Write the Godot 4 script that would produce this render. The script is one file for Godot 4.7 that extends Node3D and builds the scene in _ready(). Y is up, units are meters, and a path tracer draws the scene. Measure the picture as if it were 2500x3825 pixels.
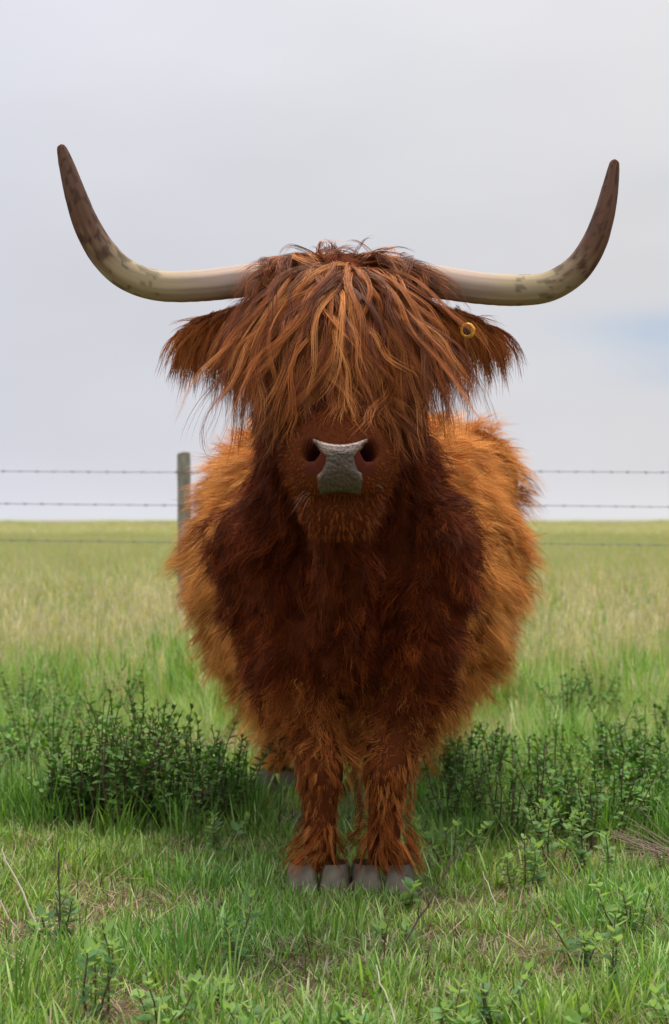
extends Node3D
# A shaggy long-horned cow facing the camera in a prairie pasture under a bright overcast sky.
# Metres, y up, camera at the origin of x and z looking along -z.

var rng := RandomNumberGenerator.new()
var nz := FastNoiseLite.new()
var nz2 := FastNoiseLite.new()
var names := {}
var clock := 0

# ------------------------------------------------------------------ helpers
func stage(s: String) -> void:
	var t := Time.get_ticks_msec()
	print(s, " ", t - clock, " ms")
	clock = t

func numbered(called: String) -> String:
	if not names.has(called):
		names[called] = 0
		return called
	names[called] += 1
	return "%s_%03d" % [called, names[called]]

func tag(o: Node, label: String, category: String, group := "", kind := "") -> void:
	if label: o.set_meta("label", label)
	if category: o.set_meta("category", category)
	if group: o.set_meta("group", group)
	if kind: o.set_meta("kind", kind)

func thing(called: String, label: String, category: String, at := Vector3.ZERO, group := "") -> Node3D:
	var o := Node3D.new()
	o.name = numbered(called)
	add_child(o)
	o.position = at
	tag(o, label, category, group)
	return o

func part(called: String, mesh: Mesh, m: Material, parent: Node, at := Vector3.ZERO) -> MeshInstance3D:
	var o := MeshInstance3D.new()
	o.name = called
	o.mesh = mesh
	o.material_override = m
	parent.add_child(o, true)
	o.position = at
	return o

func mat(c: Color, rough := 0.8, vertex := false) -> StandardMaterial3D:
	var m := StandardMaterial3D.new()
	m.albedo_color = c.linear_to_srgb()
	m.roughness = rough
	m.vertex_color_use_as_albedo = vertex
	m.cull_mode = BaseMaterial3D.CULL_DISABLED
	return m

func arrays_mesh(v: PackedVector3Array, n: PackedVector3Array, c: PackedColorArray, i: PackedInt32Array, uv := PackedVector2Array()) -> ArrayMesh:
	var a := []
	a.resize(Mesh.ARRAY_MAX)
	a[Mesh.ARRAY_VERTEX] = v
	if n.size(): a[Mesh.ARRAY_NORMAL] = n
	if c.size(): a[Mesh.ARRAY_COLOR] = c
	if uv.size(): a[Mesh.ARRAY_TEX_UV] = uv
	a[Mesh.ARRAY_INDEX] = i
	var m := ArrayMesh.new()
	m.add_surface_from_arrays(Mesh.PRIMITIVE_TRIANGLES, a)
	return m

func noise_tex(size: int, freq: float, octaves: int, lo: Color, hi: Color, seed_: int, normal := false) -> NoiseTexture2D:
	var t := NoiseTexture2D.new()
	var f := FastNoiseLite.new()
	f.seed = seed_
	f.frequency = freq
	f.fractal_octaves = octaves
	t.noise = f
	t.width = size
	t.height = size
	t.seamless = true
	if normal:
		t.as_normal_map = true
		t.bump_strength = 6.0
	else:
		var g := Gradient.new()
		g.set_color(0, lo.linear_to_srgb())
		g.set_color(1, hi.linear_to_srgb())
		t.color_ramp = g
	return t

# tube along points, radii per point; returns arrays appended to given ones
func tube_mesh(pts: PackedVector3Array, radii: PackedFloat32Array, sides: int, cols := PackedColorArray(), capped := true) -> ArrayMesh:
	var v := PackedVector3Array()
	var n := PackedVector3Array()
	var c := PackedColorArray()
	var ix := PackedInt32Array()
	var up := Vector3(0.31, 0.2, 0.93).normalized()
	for k in pts.size():
		var t: Vector3 = (pts[mini(k + 1, pts.size() - 1)] - pts[maxi(k - 1, 0)]).normalized()
		var s := t.cross(up).normalized()
		var b := s.cross(t).normalized()
		for j in sides:
			var a := TAU * j / sides
			var dir := s * cos(a) + b * sin(a)
			v.append(pts[k] + dir * radii[k])
			n.append(dir)
			if cols.size(): c.append(cols[k])
	for k in pts.size() - 1:
		for j in sides:
			var a := k * sides + j
			var b2 := k * sides + (j + 1) % sides
			ix.append_array([a, b2, a + sides, b2, b2 + sides, a + sides])
	if capped:
		for e in [0, pts.size() - 1]:
			var t2: Vector3 = (pts[0] - pts[1]).normalized() if e == 0 else (pts[e] - pts[e - 1]).normalized()
			var base := v.size()
			v.append(pts[e] + t2 * radii[e] * 0.3)
			n.append(t2)
			if cols.size(): c.append(cols[e])
			for j in sides:
				if e == 0: ix.append_array([base, e * sides + (j + 1) % sides, e * sides + j])
				else: ix.append_array([base, e * sides + j, e * sides + (j + 1) % sides])
	return arrays_mesh(v, n, c, ix)

func gauss() -> float:
	return rng.randf() + rng.randf() + rng.randf() - 1.5

func ground_y(x: float, z: float) -> float:
	var y := nz.get_noise_2d(x * 60.0, z * 60.0) * 0.018
	var d := -z
	if d > 14.0:
		y += nz.get_noise_2d(x * 4.0 + 50.0, z * 4.0) * 0.10 * smoothstep(14.0, 40.0, d) + nz2.get_noise_2d(x * 0.9, z * 0.25) * 0.9 * smoothstep(60.0, 300.0, d)
	return y

# ------------------------------------------------------------------ implicit surface of the animal
class Blob:
	var a: PackedVector3Array
	var b: PackedVector3Array
	var ra: PackedFloat32Array
	var rb: PackedFloat32Array
	var k := 0.05
	var holes: Array = []
	func add(p: Vector3, q: Vector3, r: float, s: float) -> void:
		a.append(p); b.append(q); ra.append(r); rb.append(s)
	func at(p: Vector3) -> float:
		var d := 0.3
		for i in a.size():
			var ba := b[i] - a[i]
			var l := ba.length_squared()
			var t := clampf((p - a[i]).dot(ba) / l, 0.0, 1.0) if l > 1e-9 else 0.0
			var e := (p - a[i] - ba * t).length() - lerpf(ra[i], rb[i], t)
			var h := maxf(k - absf(d - e), 0.0) / k
			d = minf(d, e) - h * h * k * 0.25
		for o in holes:
			var ba2: Vector3 = o[1] - o[0]
			var t2 := clampf((p - o[0]).dot(ba2) / ba2.length_squared(), 0.0, 1.0)
			var e2: float = -((p - o[0] - ba2 * t2).length() - o[2])
			var h2 := maxf(0.012 - absf(d - e2), 0.0) / 0.012
			d = maxf(d, e2) + h2 * h2 * 0.012 * 0.25
		return d
	func grad(p: Vector3) -> Vector3:
		var e := 0.004
		var d := at(p)
		return Vector3(at(p + Vector3(e, 0, 0)) - d, at(p + Vector3(0, e, 0)) - d, at(p + Vector3(0, 0, e)) - d).normalized()

func surface_net(f: Blob, lo: Vector3, hi: Vector3, cell: float) -> Array:
	var nx := int((hi.x - lo.x) / cell) + 2
	var ny := int((hi.y - lo.y) / cell) + 2
	var nzz := int((hi.z - lo.z) / cell) + 2
	var g := PackedFloat32Array()
	g.resize(nx * ny * nzz)
	g.fill(0.3)
	var kk := f.k
	for i in f.a.size():
		var A := f.a[i]
		var B := f.b[i]
		var ba := B - A
		var l := maxf(ba.length_squared(), 1e-9)
		var r := maxf(f.ra[i], f.rb[i]) + maxf(kk, cell * 2.5)
		var ra := f.ra[i]
		var dr := f.rb[i] - ra
		var x0 := maxi(0, int((minf(A.x, B.x) - r - lo.x) / cell))
		var x1 := mini(nx - 1, int((maxf(A.x, B.x) + r - lo.x) / cell) + 1)
		var y0 := maxi(0, int((minf(A.y, B.y) - r - lo.y) / cell))
		var y1 := mini(ny - 1, int((maxf(A.y, B.y) + r - lo.y) / cell) + 1)
		var z0 := maxi(0, int((minf(A.z, B.z) - r - lo.z) / cell))
		var z1 := mini(nzz - 1, int((maxf(A.z, B.z) + r - lo.z) / cell) + 1)
		for z in range(z0, z1 + 1):
			for y in range(y0, y1 + 1):
				var at0 := (z * ny + y) * nx
				var pa := Vector3(lo.x + x0 * cell, lo.y + y * cell, lo.z + z * cell) - A
				for x in range(x0, x1 + 1):
					var t := clampf(pa.dot(ba) / l, 0.0, 1.0)
					var e := (pa - ba * t).length() - ra - dr * t
					var d := g[at0 + x]
					var h := kk - absf(d - e)
					if h > 0.0:
						g[at0 + x] = minf(d, e) - h * h * 0.25 / kk
					elif e < d:
						g[at0 + x] = e
					pa.x += cell
	for o in f.holes:
		for q in g.size():
			var p := lo + Vector3(q % nx, (q / nx) % ny, q / (nx * ny)) * cell
			if p.distance_squared_to((o[0] + o[1]) * 0.5) > 0.012: continue
			var ba2: Vector3 = o[1] - o[0]
			var t2 := clampf((p - o[0]).dot(ba2) / ba2.length_squared(), 0.0, 1.0)
			var e2: float = -((p - o[0] - ba2 * t2).length() - o[2])
			var h2 := maxf(0.012 - absf(g[q] - e2), 0.0) / 0.012
			g[q] = maxf(g[q], e2) + h2 * h2 * 0.012 * 0.25
	var vert := PackedVector3Array()
	var norm := PackedVector3Array()
	var idx := PackedInt32Array()
	var where := {}
	var sy := nx
	var sz := nx * ny
	var corner := [0, 1, sy, sy + 1, sz, sz + 1, sz + sy, sz + sy + 1]
	var off := [Vector3(0, 0, 0), Vector3(1, 0, 0), Vector3(0, 1, 0), Vector3(1, 1, 0), Vector3(0, 0, 1), Vector3(1, 0, 1), Vector3(0, 1, 1), Vector3(1, 1, 1)]
	var edge := [[0, 1], [2, 3], [4, 5], [6, 7], [0, 2], [1, 3], [4, 6], [5, 7], [0, 4], [1, 5], [2, 6], [3, 7]]
	for z in nzz - 1:
		for y in ny - 1:
			var q := z * sz + y * sy
			for x in nx - 1:
				var a0 := g[q]
				if absf(a0) < cell * 2.0:
					var neg := a0 < 0.0
					if (g[q + 1] < 0.0) != neg or (g[q + sy] < 0.0) != neg or (g[q + sz] < 0.0) != neg or (g[q + sy + 1] < 0.0) != neg or (g[q + sz + 1] < 0.0) != neg or (g[q + sz + sy] < 0.0) != neg or (g[q + sz + sy + 1] < 0.0) != neg:
						var sum := Vector3.ZERO
						var cnt := 0
						for e in edge:
							var va := g[q + corner[e[0]]]
							var vb := g[q + corner[e[1]]]
							if (va < 0.0) != (vb < 0.0):
								sum += (off[e[0]] as Vector3).lerp(off[e[1]], va / (va - vb))
								cnt += 1
						where[q] = vert.size()
						vert.append(lo + (Vector3(x, y, z) + sum / cnt) * cell)
						norm.append(Vector3(g[q + 1] + g[q + 1 + sy] + g[q + 1 + sz] + g[q + 1 + sy + sz] - g[q] - g[q + sy] - g[q + sz] - g[q + sy + sz],
							g[q + sy] + g[q + sy + 1] + g[q + sy + sz] + g[q + sy + sz + 1] - g[q] - g[q + 1] - g[q + sz] - g[q + 1 + sz],
							g[q + sz] + g[q + sz + 1] + g[q + sz + sy] + g[q + sz + sy + 1] - g[q] - g[q + 1] - g[q + sy] - g[q + sy + 1]).normalized())
				q += 1
	for q in where:
		var neg: bool = g[q] < 0.0
		for ax in 3:
			var st: int = [1, sy, sz][ax]
			if (g[q + st] < 0.0) == neg: continue
			var u: int = [sy, sz, 1][ax]
			var w: int = [sz, 1, sy][ax]
			if not (where.has(q - u) and where.has(q - w) and where.has(q - u - w)): continue
			var i0: int = where[q]
			var i1: int = where[q - u]
			var i2: int = where[q - u - w]
			var i3: int = where[q - w]
			if neg: idx.append_array([i0, i2, i1, i0, i3, i2])
			else: idx.append_array([i0, i1, i2, i0, i2, i3])
	return [vert, norm, idx]

# ------------------------------------------------------------------ hair
var hv := PackedVector3Array()
var hn := PackedVector3Array()
var hc := PackedColorArray()
var hi := PackedInt32Array()
var tris := 0

func hair_flush(called: String, m: Material, parent: Node) -> MeshInstance3D:
	var o := part(called, arrays_mesh(hv, hn, hc, hi), m, parent)
	tris += hi.size() / 3
	hv = PackedVector3Array(); hn = PackedVector3Array(); hc = PackedColorArray(); hi = PackedInt32Array()
	return o

func strand(pts: PackedVector3Array, nrm: Vector3, w: float, c: Color) -> void:
	var last := pts.size() - 1
	var base := hv.size()
	for i in last:
		var t := pts[i + 1] - pts[maxi(i - 1, 0)]
		var s := t.cross(nrm).normalized()
		var ww := w * (1.0 - 0.75 * pow(float(i) / last, 2.0))
		var nn := s.cross(t).normalized()
		hv.append(pts[i] - s * ww)
		hv.append(pts[i] + s * ww)
		hn.append(nn); hn.append(nn)
		hc.append(c); hc.append(c)
		if i < last - 1:
			var q := base + i * 2
			hi.append(q); hi.append(q + 2); hi.append(q + 1)
			hi.append(q + 1); hi.append(q + 2); hi.append(q + 3)
	hv.append(pts[last]); hn.append(hn[hn.size() - 1]); hc.append(c)
	var q2 := base + (last - 1) * 2
	hi.append(q2); hi.append(q2 + 2); hi.append(q2 + 1)

# a lock: a guide curve with child strands that gather towards its tip
func lock(guide: PackedVector3Array, n: Vector3, kids: int, radius: float, gather: float, frizz: float, w: float, col: Color, vary: float) -> void:
	var m := guide.size()
	var t0 := (guide[1] - guide[0]).normalized()
	var e1 := t0.cross(n)
	if e1.length_squared() < 1e-6: e1 = t0.cross(Vector3(0.3, 0.9, 0.1))
	e1 = e1.normalized()
	var e2 := n.cross(e1).normalized()
	for k in kids:
		var a := rng.randf() * TAU
		var r := sqrt(rng.randf()) * radius
		var o := (e1 * cos(a) + e2 * sin(a)) * r
		var cut := rng.randf_range(0.65, 1.0)
		var pts := PackedVector3Array()
		var ph := rng.randf() * TAU
		var fq := rng.randf_range(2.0, 5.0)
		var drift := Vector3(gauss(), gauss(), gauss()) * frizz
		for i in m:
			var t := float(i) / (m - 1) * cut
			var fi := t * (m - 1)
			var i0 := mini(int(fi), m - 2)
			var p := guide[i0].lerp(guide[i0 + 1], fi - i0)
			p += o * (1.0 - gather * t) + drift * t * t + e1 * (sin(ph + fq * t) - sin(ph)) * frizz * 0.35 * t
			pts.append(p)
		var b := 1.0 + gauss() * vary
		var c := Color(col.r * b, col.g * b * (1.0 + gauss() * 0.10), col.b * b)
		var tw := gauss() * 1.1
		strand(pts, (n + e1 * tw).normalized(), w * rng.randf_range(0.7, 1.3), c)

# pigments of the coat: bleached ginger wool on the trunk, dark russet mane on neck and shoulders, red-brown legs and fringe
const GOLD := Color(0.56, 0.235, 0.062)
const EMBER := Color(0.36, 0.112, 0.026)
const RUST := Color(0.23, 0.061, 0.0145)
const UMBER := Color(0.120, 0.030, 0.0085)
const WOOL := [Color(0.64, 0.265, 0.064), Color(0.56, 0.215, 0.048), Color(0.70, 0.33, 0.095), Color(0.42, 0.140, 0.030)]
const MANE := [Color(0.135, 0.026, 0.0058), Color(0.080, 0.0155, 0.0042), Color(0.210, 0.046, 0.0095), Color(0.060, 0.0125, 0.0040)]
const SHANK := [Color(0.25, 0.068, 0.016), Color(0.33, 0.100, 0.024), Color(0.17, 0.044, 0.012), Color(0.42, 0.150, 0.040)]

func pick(palette: Array) -> Color:
	return palette[mini(int(pow(rng.randf(), 1.25) * palette.size()), palette.size() - 1)]

func body_coat(v: PackedVector3Array, n: PackedVector3Array, ix: PackedInt32Array) -> void:
	var eye := Vector3(0, 0.79, 0)
	for t in range(0, ix.size(), 3):
		var p0 := v[ix[t]]
		var p1 := v[ix[t + 1]]
		var p2 := v[ix[t + 2]]
		var area := (p1 - p0).cross(p2 - p0).length() * 0.5
		var mid := (p0 + p1 + p2) / 3.0
		if mid.y < 0.052: continue
		var facing := n[ix[t]].dot((eye - mid).normalized())
		var dens := 5000.0
		if facing < -0.35: dens = 500.0
		elif facing < -0.05: dens = 2200.0
		var leg := mid.y < 0.30 and mid.z > -4.25
		if leg: dens *= 1.5
		if mid.z < -5.3: dens *= 0.7
		var want := area * dens
		var cnt := int(want) + (1 if rng.randf() < want - int(want) else 0)
		for q in cnt:
			var u := rng.randf()
			var w := rng.randf()
			if u + w > 1.0: u = 1.0 - u; w = 1.0 - w
			var p := p0 + (p1 - p0) * u + (p2 - p0) * w
			var nn := (n[ix[t]] * (1.0 - u - w) + n[ix[t + 1]] * u + n[ix[t + 2]] * w).normalized()
			var s1 := nz.get_noise_3d(p.x * 90.0, p.y * 90.0, p.z * 90.0)
			var s2 := nz.get_noise_3d(p.x * 90.0 + 300.0, p.y * 90.0, p.z * 90.0)
			var s3 := nz2.get_noise_3d(p.x * 35.0, p.y * 35.0, p.z * 35.0)
			var length := 0.062
			var lift := 0.6
			var comb := Vector3((p.x - 0.04) * 0.6, -0.9, 0.0)
			var frizz := 0.019
			var gather := rng.randf_range(0.25, 0.7)
			var radius := 0.015
			var kids := 14
			var lump := nz.get_noise_3d(p.x * 170.0 + 90.0, p.y * 130.0, p.z * 170.0)
			p += nn * maxf(0.0, lump + 0.05) * 0.045
			# the wool is longer on the flanks than on neck and shoulders
			var back := smoothstep(-4.22, -4.52, p.z + s3 * 0.20)
			if p.y > 0.30 or p.z < -4.25:
				length = lerpf(0.046, 0.074, back)
				comb.z = -0.35 * back
				lift = lerpf(0.6, 0.85, back)
				if p.z > -4.12 and absf(p.x - 0.012) < 0.09 and p.y > 0.40:
					length = 0.042; comb = Vector3((0.012 - p.x) * 5.0, -1, 0.1); lift = 0.4
				if p.y < 0.47 and p.z > -4.3:
					length = lerpf(0.044, 0.034, smoothstep(0.47, 0.32, p.y))
					comb = Vector3((p.x - 0.04) * 1.2, -0.9, 0)
				if back > 0.5 and p.y < 0.5: length = 0.085
			else:
				lift = 0.38
				length = lerpf(0.040, 0.036, smoothstep(0.30, 0.16, p.y))
				comb = Vector3(0.15 * s2, -1.0, 0.0)
				if p.y < 0.15:
					lift = 0.62; length = 0.066
				gather = rng.randf_range(0.6, 0.95)
				frizz = 0.007
				radius = 0.008
				kids = 11
				lump *= 0.3
			# which wool grows here: the borders run irregularly, lock by lock
			var wool := p.z + s3 * 0.22 + s1 * 0.10 + gauss() * 0.05 < -4.34
			var shank := p.y + s2 * 0.14 + gauss() * 0.09 < 0.39
			var col := pick(WOOL if wool else SHANK if shank else MANE)
			if p.z < -5.3 and p.y < 0.22: length = 0.10
			length *= rng.randf_range(0.55, 1.25) * (1.0 + 0.9 * lump)
			var dir := (nn * lift + comb * 0.65 + Vector3(s1, 0.6 * s2, s2) * 1.15 + Vector3(gauss(), gauss(), gauss()) * 0.22).normalized()
			dir = (dir + nn * maxf(0.0, 0.38 - dir.dot(nn))).normalized()
			var bend := (comb + Vector3(s2, 0.35 * s1, -s1) * 1.0).normalized()
			bend = (bend + nn * maxf(0.0, 0.10 - bend.dot(nn))).normalized()
			var guide := PackedVector3Array()
			var x := p - nn * 0.006
			var m := 6
			var curl := rng.randf_range(0.2, 1.0) * (0.28 if leg else 0.9)
			var turn := rng.randf() * TAU
			var way := dir.cross(nn).normalized()
			for i in m:
				guide.append(x)
				var f := float(i) / (m - 1)
				var dd := dir.lerp(bend, f * 0.75).normalized()
				dd += way * sin(f * 6.5 + turn) * curl + nn * cos(f * 6.5 + turn) * curl * 0.4
				x += dd * length / (m - 1)
				if x.y < 0.035: x.y = 0.035 + rng.randf() * 0.02
			var tone := 1.0 + gauss() * 0.28
			lock(guide, nn, kids if facing > -0.05 else 6, radius, gather, frizz, 0.00048, Color(col.r * tone, col.g * tone, col.b * tone), 0.28)
	# stray curls that leave the outline
	for q in 260:
		var k := rng.randi() % v.size()
		if v[k].y < 0.35 or v[k].z > -4.3: continue
		var guide := PackedVector3Array()
		var x := v[k]
		var dir := (n[k] + Vector3(gauss(), gauss() * 0.5 + 0.1, gauss()) * 0.7).normalized()
		for i in 7:
			guide.append(x)
			dir = (dir + Vector3(gauss(), gauss() - 0.35, gauss()) * 0.32).normalized()
			x += dir * rng.randf_range(0.018, 0.026)
		lock(guide, n[k], 4, 0.006, 0.4, 0.014, 0.0004, GOLD, 0.3)

var head := Blob.new()
const HX := 0.010

func head_coat(v: PackedVector3Array, n: PackedVector3Array, ix: PackedInt32Array) -> void:
	for t in range(0, ix.size(), 3):
		var p0 := v[ix[t]]
		var p1 := v[ix[t + 1]]
		var p2 := v[ix[t + 2]]
		var area := (p1 - p0).cross(p2 - p0).length() * 0.5
		var p := (p0 + p1 + p2) / 3.0
		var nn := n[ix[t]]
		var ax := absf(p.x - HX)
		var ear := ax > 0.165 and p.y > 1.10
		var muzzle := p.z > -3.535 and p.y > 0.838 and p.y < 0.985
		var chin := p.z > -3.57 and p.y <= 0.838
		if muzzle and in_nose(p): continue
		var dens := 5500.0
		if muzzle: dens = 30000.0
		elif chin: dens = 14000.0
		if nn.z < -0.45: dens *= 0.4
		var want := area * dens
		var cnt := int(want) + (1 if rng.randf() < want - int(want) else 0)
		for q in cnt:
			var u := rng.randf()
			var w := rng.randf()
			if u + w > 1.0: u = 1.0 - u; w = 1.0 - w
			var x := p0 + (p1 - p0) * u + (p2 - p0) * w
			var s1 := nz.get_noise_3d(x.x * 110.0, x.y * 110.0, x.z * 110.0)
			var s2 := nz.get_noise_3d(x.x * 110.0 + 300.0, x.y * 110.0, x.z * 110.0)
			var length := 0.055
			var comb := Vector3(signf(p.x - HX) * 0.25, -1.0, 0.0)
			var lift := 0.35
			var col := pick(MANE)
			var radius := 0.008
			var kids := 7
			var wd := 0.0005
			if ear:
				col = pick(SHANK); length = 0.085; lift = 0.6; comb = Vector3(signf(p.x) * 0.45, -0.8, 0.1)
				kids = 8
			elif muzzle:
				var edge := smoothstep(0.085, 0.135, Vector2(p.x - HX, (p.y - 0.905) * 0.9).length() + (0.02 if p.z < -3.49 else 0.0))
				col = SHANK[2 * (rng.randi() % 2)]
				length = lerpf(0.010, 0.022, edge); lift = 0.4; radius = 0.003; kids = 9; wd = 0.00034
				comb = Vector3((p.x - HX) * 9.0, 0.5 if p.y > 0.93 else -0.5, 0.0)
			elif chin:
				col = SHANK[2 * (rng.randi() % 2)]; length = 0.020; lift = 0.5; radius = 0.003; kids = 7; wd = 0.00042
			elif p.y < 1.0:
				length = 0.06
			length *= rng.randf_range(0.6, 1.2)
			var dir := (nn * lift + comb * 0.8 + Vector3(s1, s2, s2) * 0.5 + Vector3(gauss(), gauss(), gauss()) * 0.2).normalized()
			dir = (dir + nn * maxf(0.0, 0.30 - dir.dot(nn))).normalized()
			var guide := PackedVector3Array()
			var y := x - nn * 0.004
			for i in 6:
				guide.append(y)
				y += dir.lerp(comb.normalized() if not ear else (comb + Vector3(0, -0.9, 0)).normalized(), i / 5.0 * 0.75).normalized() * length / 5.0
			var tone := 1.0 + gauss() * (0.10 if muzzle else 0.25)
			lock(guide, nn, kids, radius, 0.6, length * 0.16, wd, Color(col.r * tone, col.g * tone, col.b * tone), 0.28)

# outline of the hairless nose pad: half width at a height, in metres from the nose's middle
func pad_half(y: float) -> float:
	var ys := [0.843, 0.852, 0.868, 0.874, 0.882, 0.895, 0.906, 0.918, 0.930, 0.936, 0.940]
	var ws := [0.038, 0.044, 0.047, 0.045, 0.035, 0.029, 0.029, 0.038, 0.052, 0.057, 0.052]
	if y <= ys[0]: return ws[0]
	for i in ys.size() - 1:
		if y < ys[i + 1]: return lerpf(ws[i], ws[i + 1], (y - ys[i]) / (ys[i + 1] - ys[i]))
	return ws[ws.size() - 1]

func in_nose(p: Vector3) -> bool:
	if p.y < 0.842 or p.y > 0.942 or p.z < -3.47: return false
	var ax := absf(p.x - HX)
	if p.y > 0.928 and ax < 0.036: return false
	if ax < pad_half(p.y) + 0.002: return true
	return p.y > 0.876 and p.y < 0.930 and ax < 0.056

# long hair that hangs from the poll over the face: each guide falls under gravity and is kept outside the skull
func forelock() -> void:
	var count := 1500
	for q in count:
		var layer := float(q) / count
		var root: Vector3
		var length: float
		var dir: Vector3
		var fall := 0.20
		if layer < 0.35:
			# forehead hair, beneath
			root = Vector3(HX + gauss() * 0.115, rng.randf_range(1.00, 1.20), -3.58)
			length = rng.randf_range(0.08, 0.18)
			dir = Vector3((root.x - HX) * 1.6, -0.35, 0.8)
		elif layer < 0.91:
			# topknot
			root = Vector3(HX + rng.randf_range(-0.105, 0.105), rng.randf_range(1.13, 1.315), -3.66)
			length = rng.randf_range(0.13, 0.40)
			var sweep := nz2.get_noise_2d(root.x * 160.0, root.y * 90.0)
			dir = Vector3((root.x - 0.025) * 1.6 - 0.06 + sweep * 1.1, 0.20, 0.80)
			fall = 0.27
		else:
			# sides, swept out over the horn bases and the ears
			var side := -1.0 if rng.randf() < 0.5 else 1.0
			root = Vector3(HX + side * rng.randf_range(0.03, 0.11), rng.randf_range(1.25, 1.32), -3.73)
			length = rng.randf_range(0.09, 0.20)
			dir = Vector3(side * rng.randf_range(0.9, 1.5), rng.randf_range(0.15, 0.5), 0.55)
			fall = 0.13
		# find the skin: move along the gradient
		for i in 5:
			var d := head.at(root)
			root -= head.grad(root) * d
		var nn := head.grad(root)
		dir = (dir + nn * 0.4 + Vector3(gauss(), gauss() * 0.6, gauss() * 0.4) * 0.34).normalized()
		var m := 13
		var step := length / (m - 1)
		var guide := PackedVector3Array()
		var x := root - nn * 0.004
		var gap := rng.randf_range(0.004, 0.036) if layer > 0.35 else rng.randf_range(0.002, 0.014)
		var ph := rng.randf() * TAU
		var amp := rng.randf_range(0.10, 0.62)
		var fq := rng.randf_range(6.0, 15.0)
		for i in m:
			guide.append(x)
			var f := float(i) / (m - 1)
			var swirl := nz.get_noise_3d(x.x * 70.0, x.y * 70.0, q * 0.6)
			dir = (dir + Vector3(swirl * 0.55, -fall, 0.0)).normalized()
			var side2 := dir.cross(nn)
			x += (dir + side2 * sin(ph + fq * f) * amp * (0.4 + f)).normalized() * step
			var want := gap * minf(1.0, f * 3.0)
			var d := head.at(x)
			if d < want:
				var g := head.grad(x)
				x += g * (want - d)
				dir = (dir - g * minf(0.0, dir.dot(g)) * 0.9).normalized()
				nn = g
		var col: Color
		var share := rng.randf()
		if share < 0.27: col = UMBER
		elif share < 0.50: col = RUST
		elif share < 0.86: col = EMBER
		else: col = Color(0.53, 0.205, 0.056)
		lock(guide, nn, 19 if layer >= 0.35 else 14, rng.randf_range(0.006, 0.012), rng.randf_range(0.55, 0.95), 0.012, 0.00052, col, 0.20)
	# flyaways over the crown
	for q in 30:
		var x := Vector3(rng.randf_range(-0.09, 0.13), 1.31, -3.74)
		var dir := Vector3(gauss() * 1.6, rng.randf_range(0.15, 0.6), gauss() * 0.6 + 0.2).normalized()
		var guide := PackedVector3Array()
		for i in 9:
			guide.append(x)
			dir = (dir + Vector3(gauss() * 0.22 + (x.x - 0.02) * 1.2, -0.22, gauss() * 0.2)).normalized()
			x += dir * rng.randf_range(0.008, 0.015)
		lock(guide, Vector3(0, 0, 1), 7, 0.006, 0.8, 0.006, 0.00036, Color(0.30, 0.10, 0.034), 0.3)

# fringe hanging from the ears
func ear_fringe(side: float) -> void:
	for q in 300:
		var f := rng.randf()
		var root := Vector3(HX + side * lerpf(0.15, 0.295, f), lerpf(1.205, 1.172, f), -3.775 + gauss() * 0.03)
		for i in 4:
			root -= head.grad(root) * head.at(root)
		var length := lerpf(0.24, 0.12, f) * rng.randf_range(0.4, 1.15)
		var dir := Vector3(side * lerpf(0.10, 0.75, f) + gauss() * 0.3, lerpf(-0.7, -0.15, f) + gauss() * 0.45, gauss() * 0.4 + 0.25).normalized()
		var guide := PackedVector3Array()
		var x := root
		var ph := rng.randf() * TAU
		for i in 11:
			guide.append(x)
			dir = (dir + Vector3(0.14 * sin(ph + i * 0.9), -0.24, 0.05 * cos(ph + i))).normalized()
			x += dir * length / 10.0
		var col := pick(SHANK)
		lock(guide, Vector3(0, 0.2, 1).normalized(), 12, 0.006, rng.randf_range(0.6, 0.95), 0.010, 0.00050, col, 0.25)
	# long lock in front of the cheek
	for q in 26:
		var x := Vector3(HX + side * rng.randf_range(0.135, 0.185), 1.19, -3.72)
		var dir := Vector3(side * 0.12 + gauss() * 0.12, -1, 0.1).normalized()
		var guide := PackedVector3Array()
		var length := rng.randf_range(0.14, 0.31)
		for i in 11:
			guide.append(x)
			dir = (dir + Vector3(gauss() * 0.12, -0.1, gauss() * 0.08)).normalized()
			x += dir * length / 10.0
		lock(guide, Vector3(0, 0, 1), 12, 0.007, 0.9, 0.008, 0.0005, RUST, 0.3)

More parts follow.
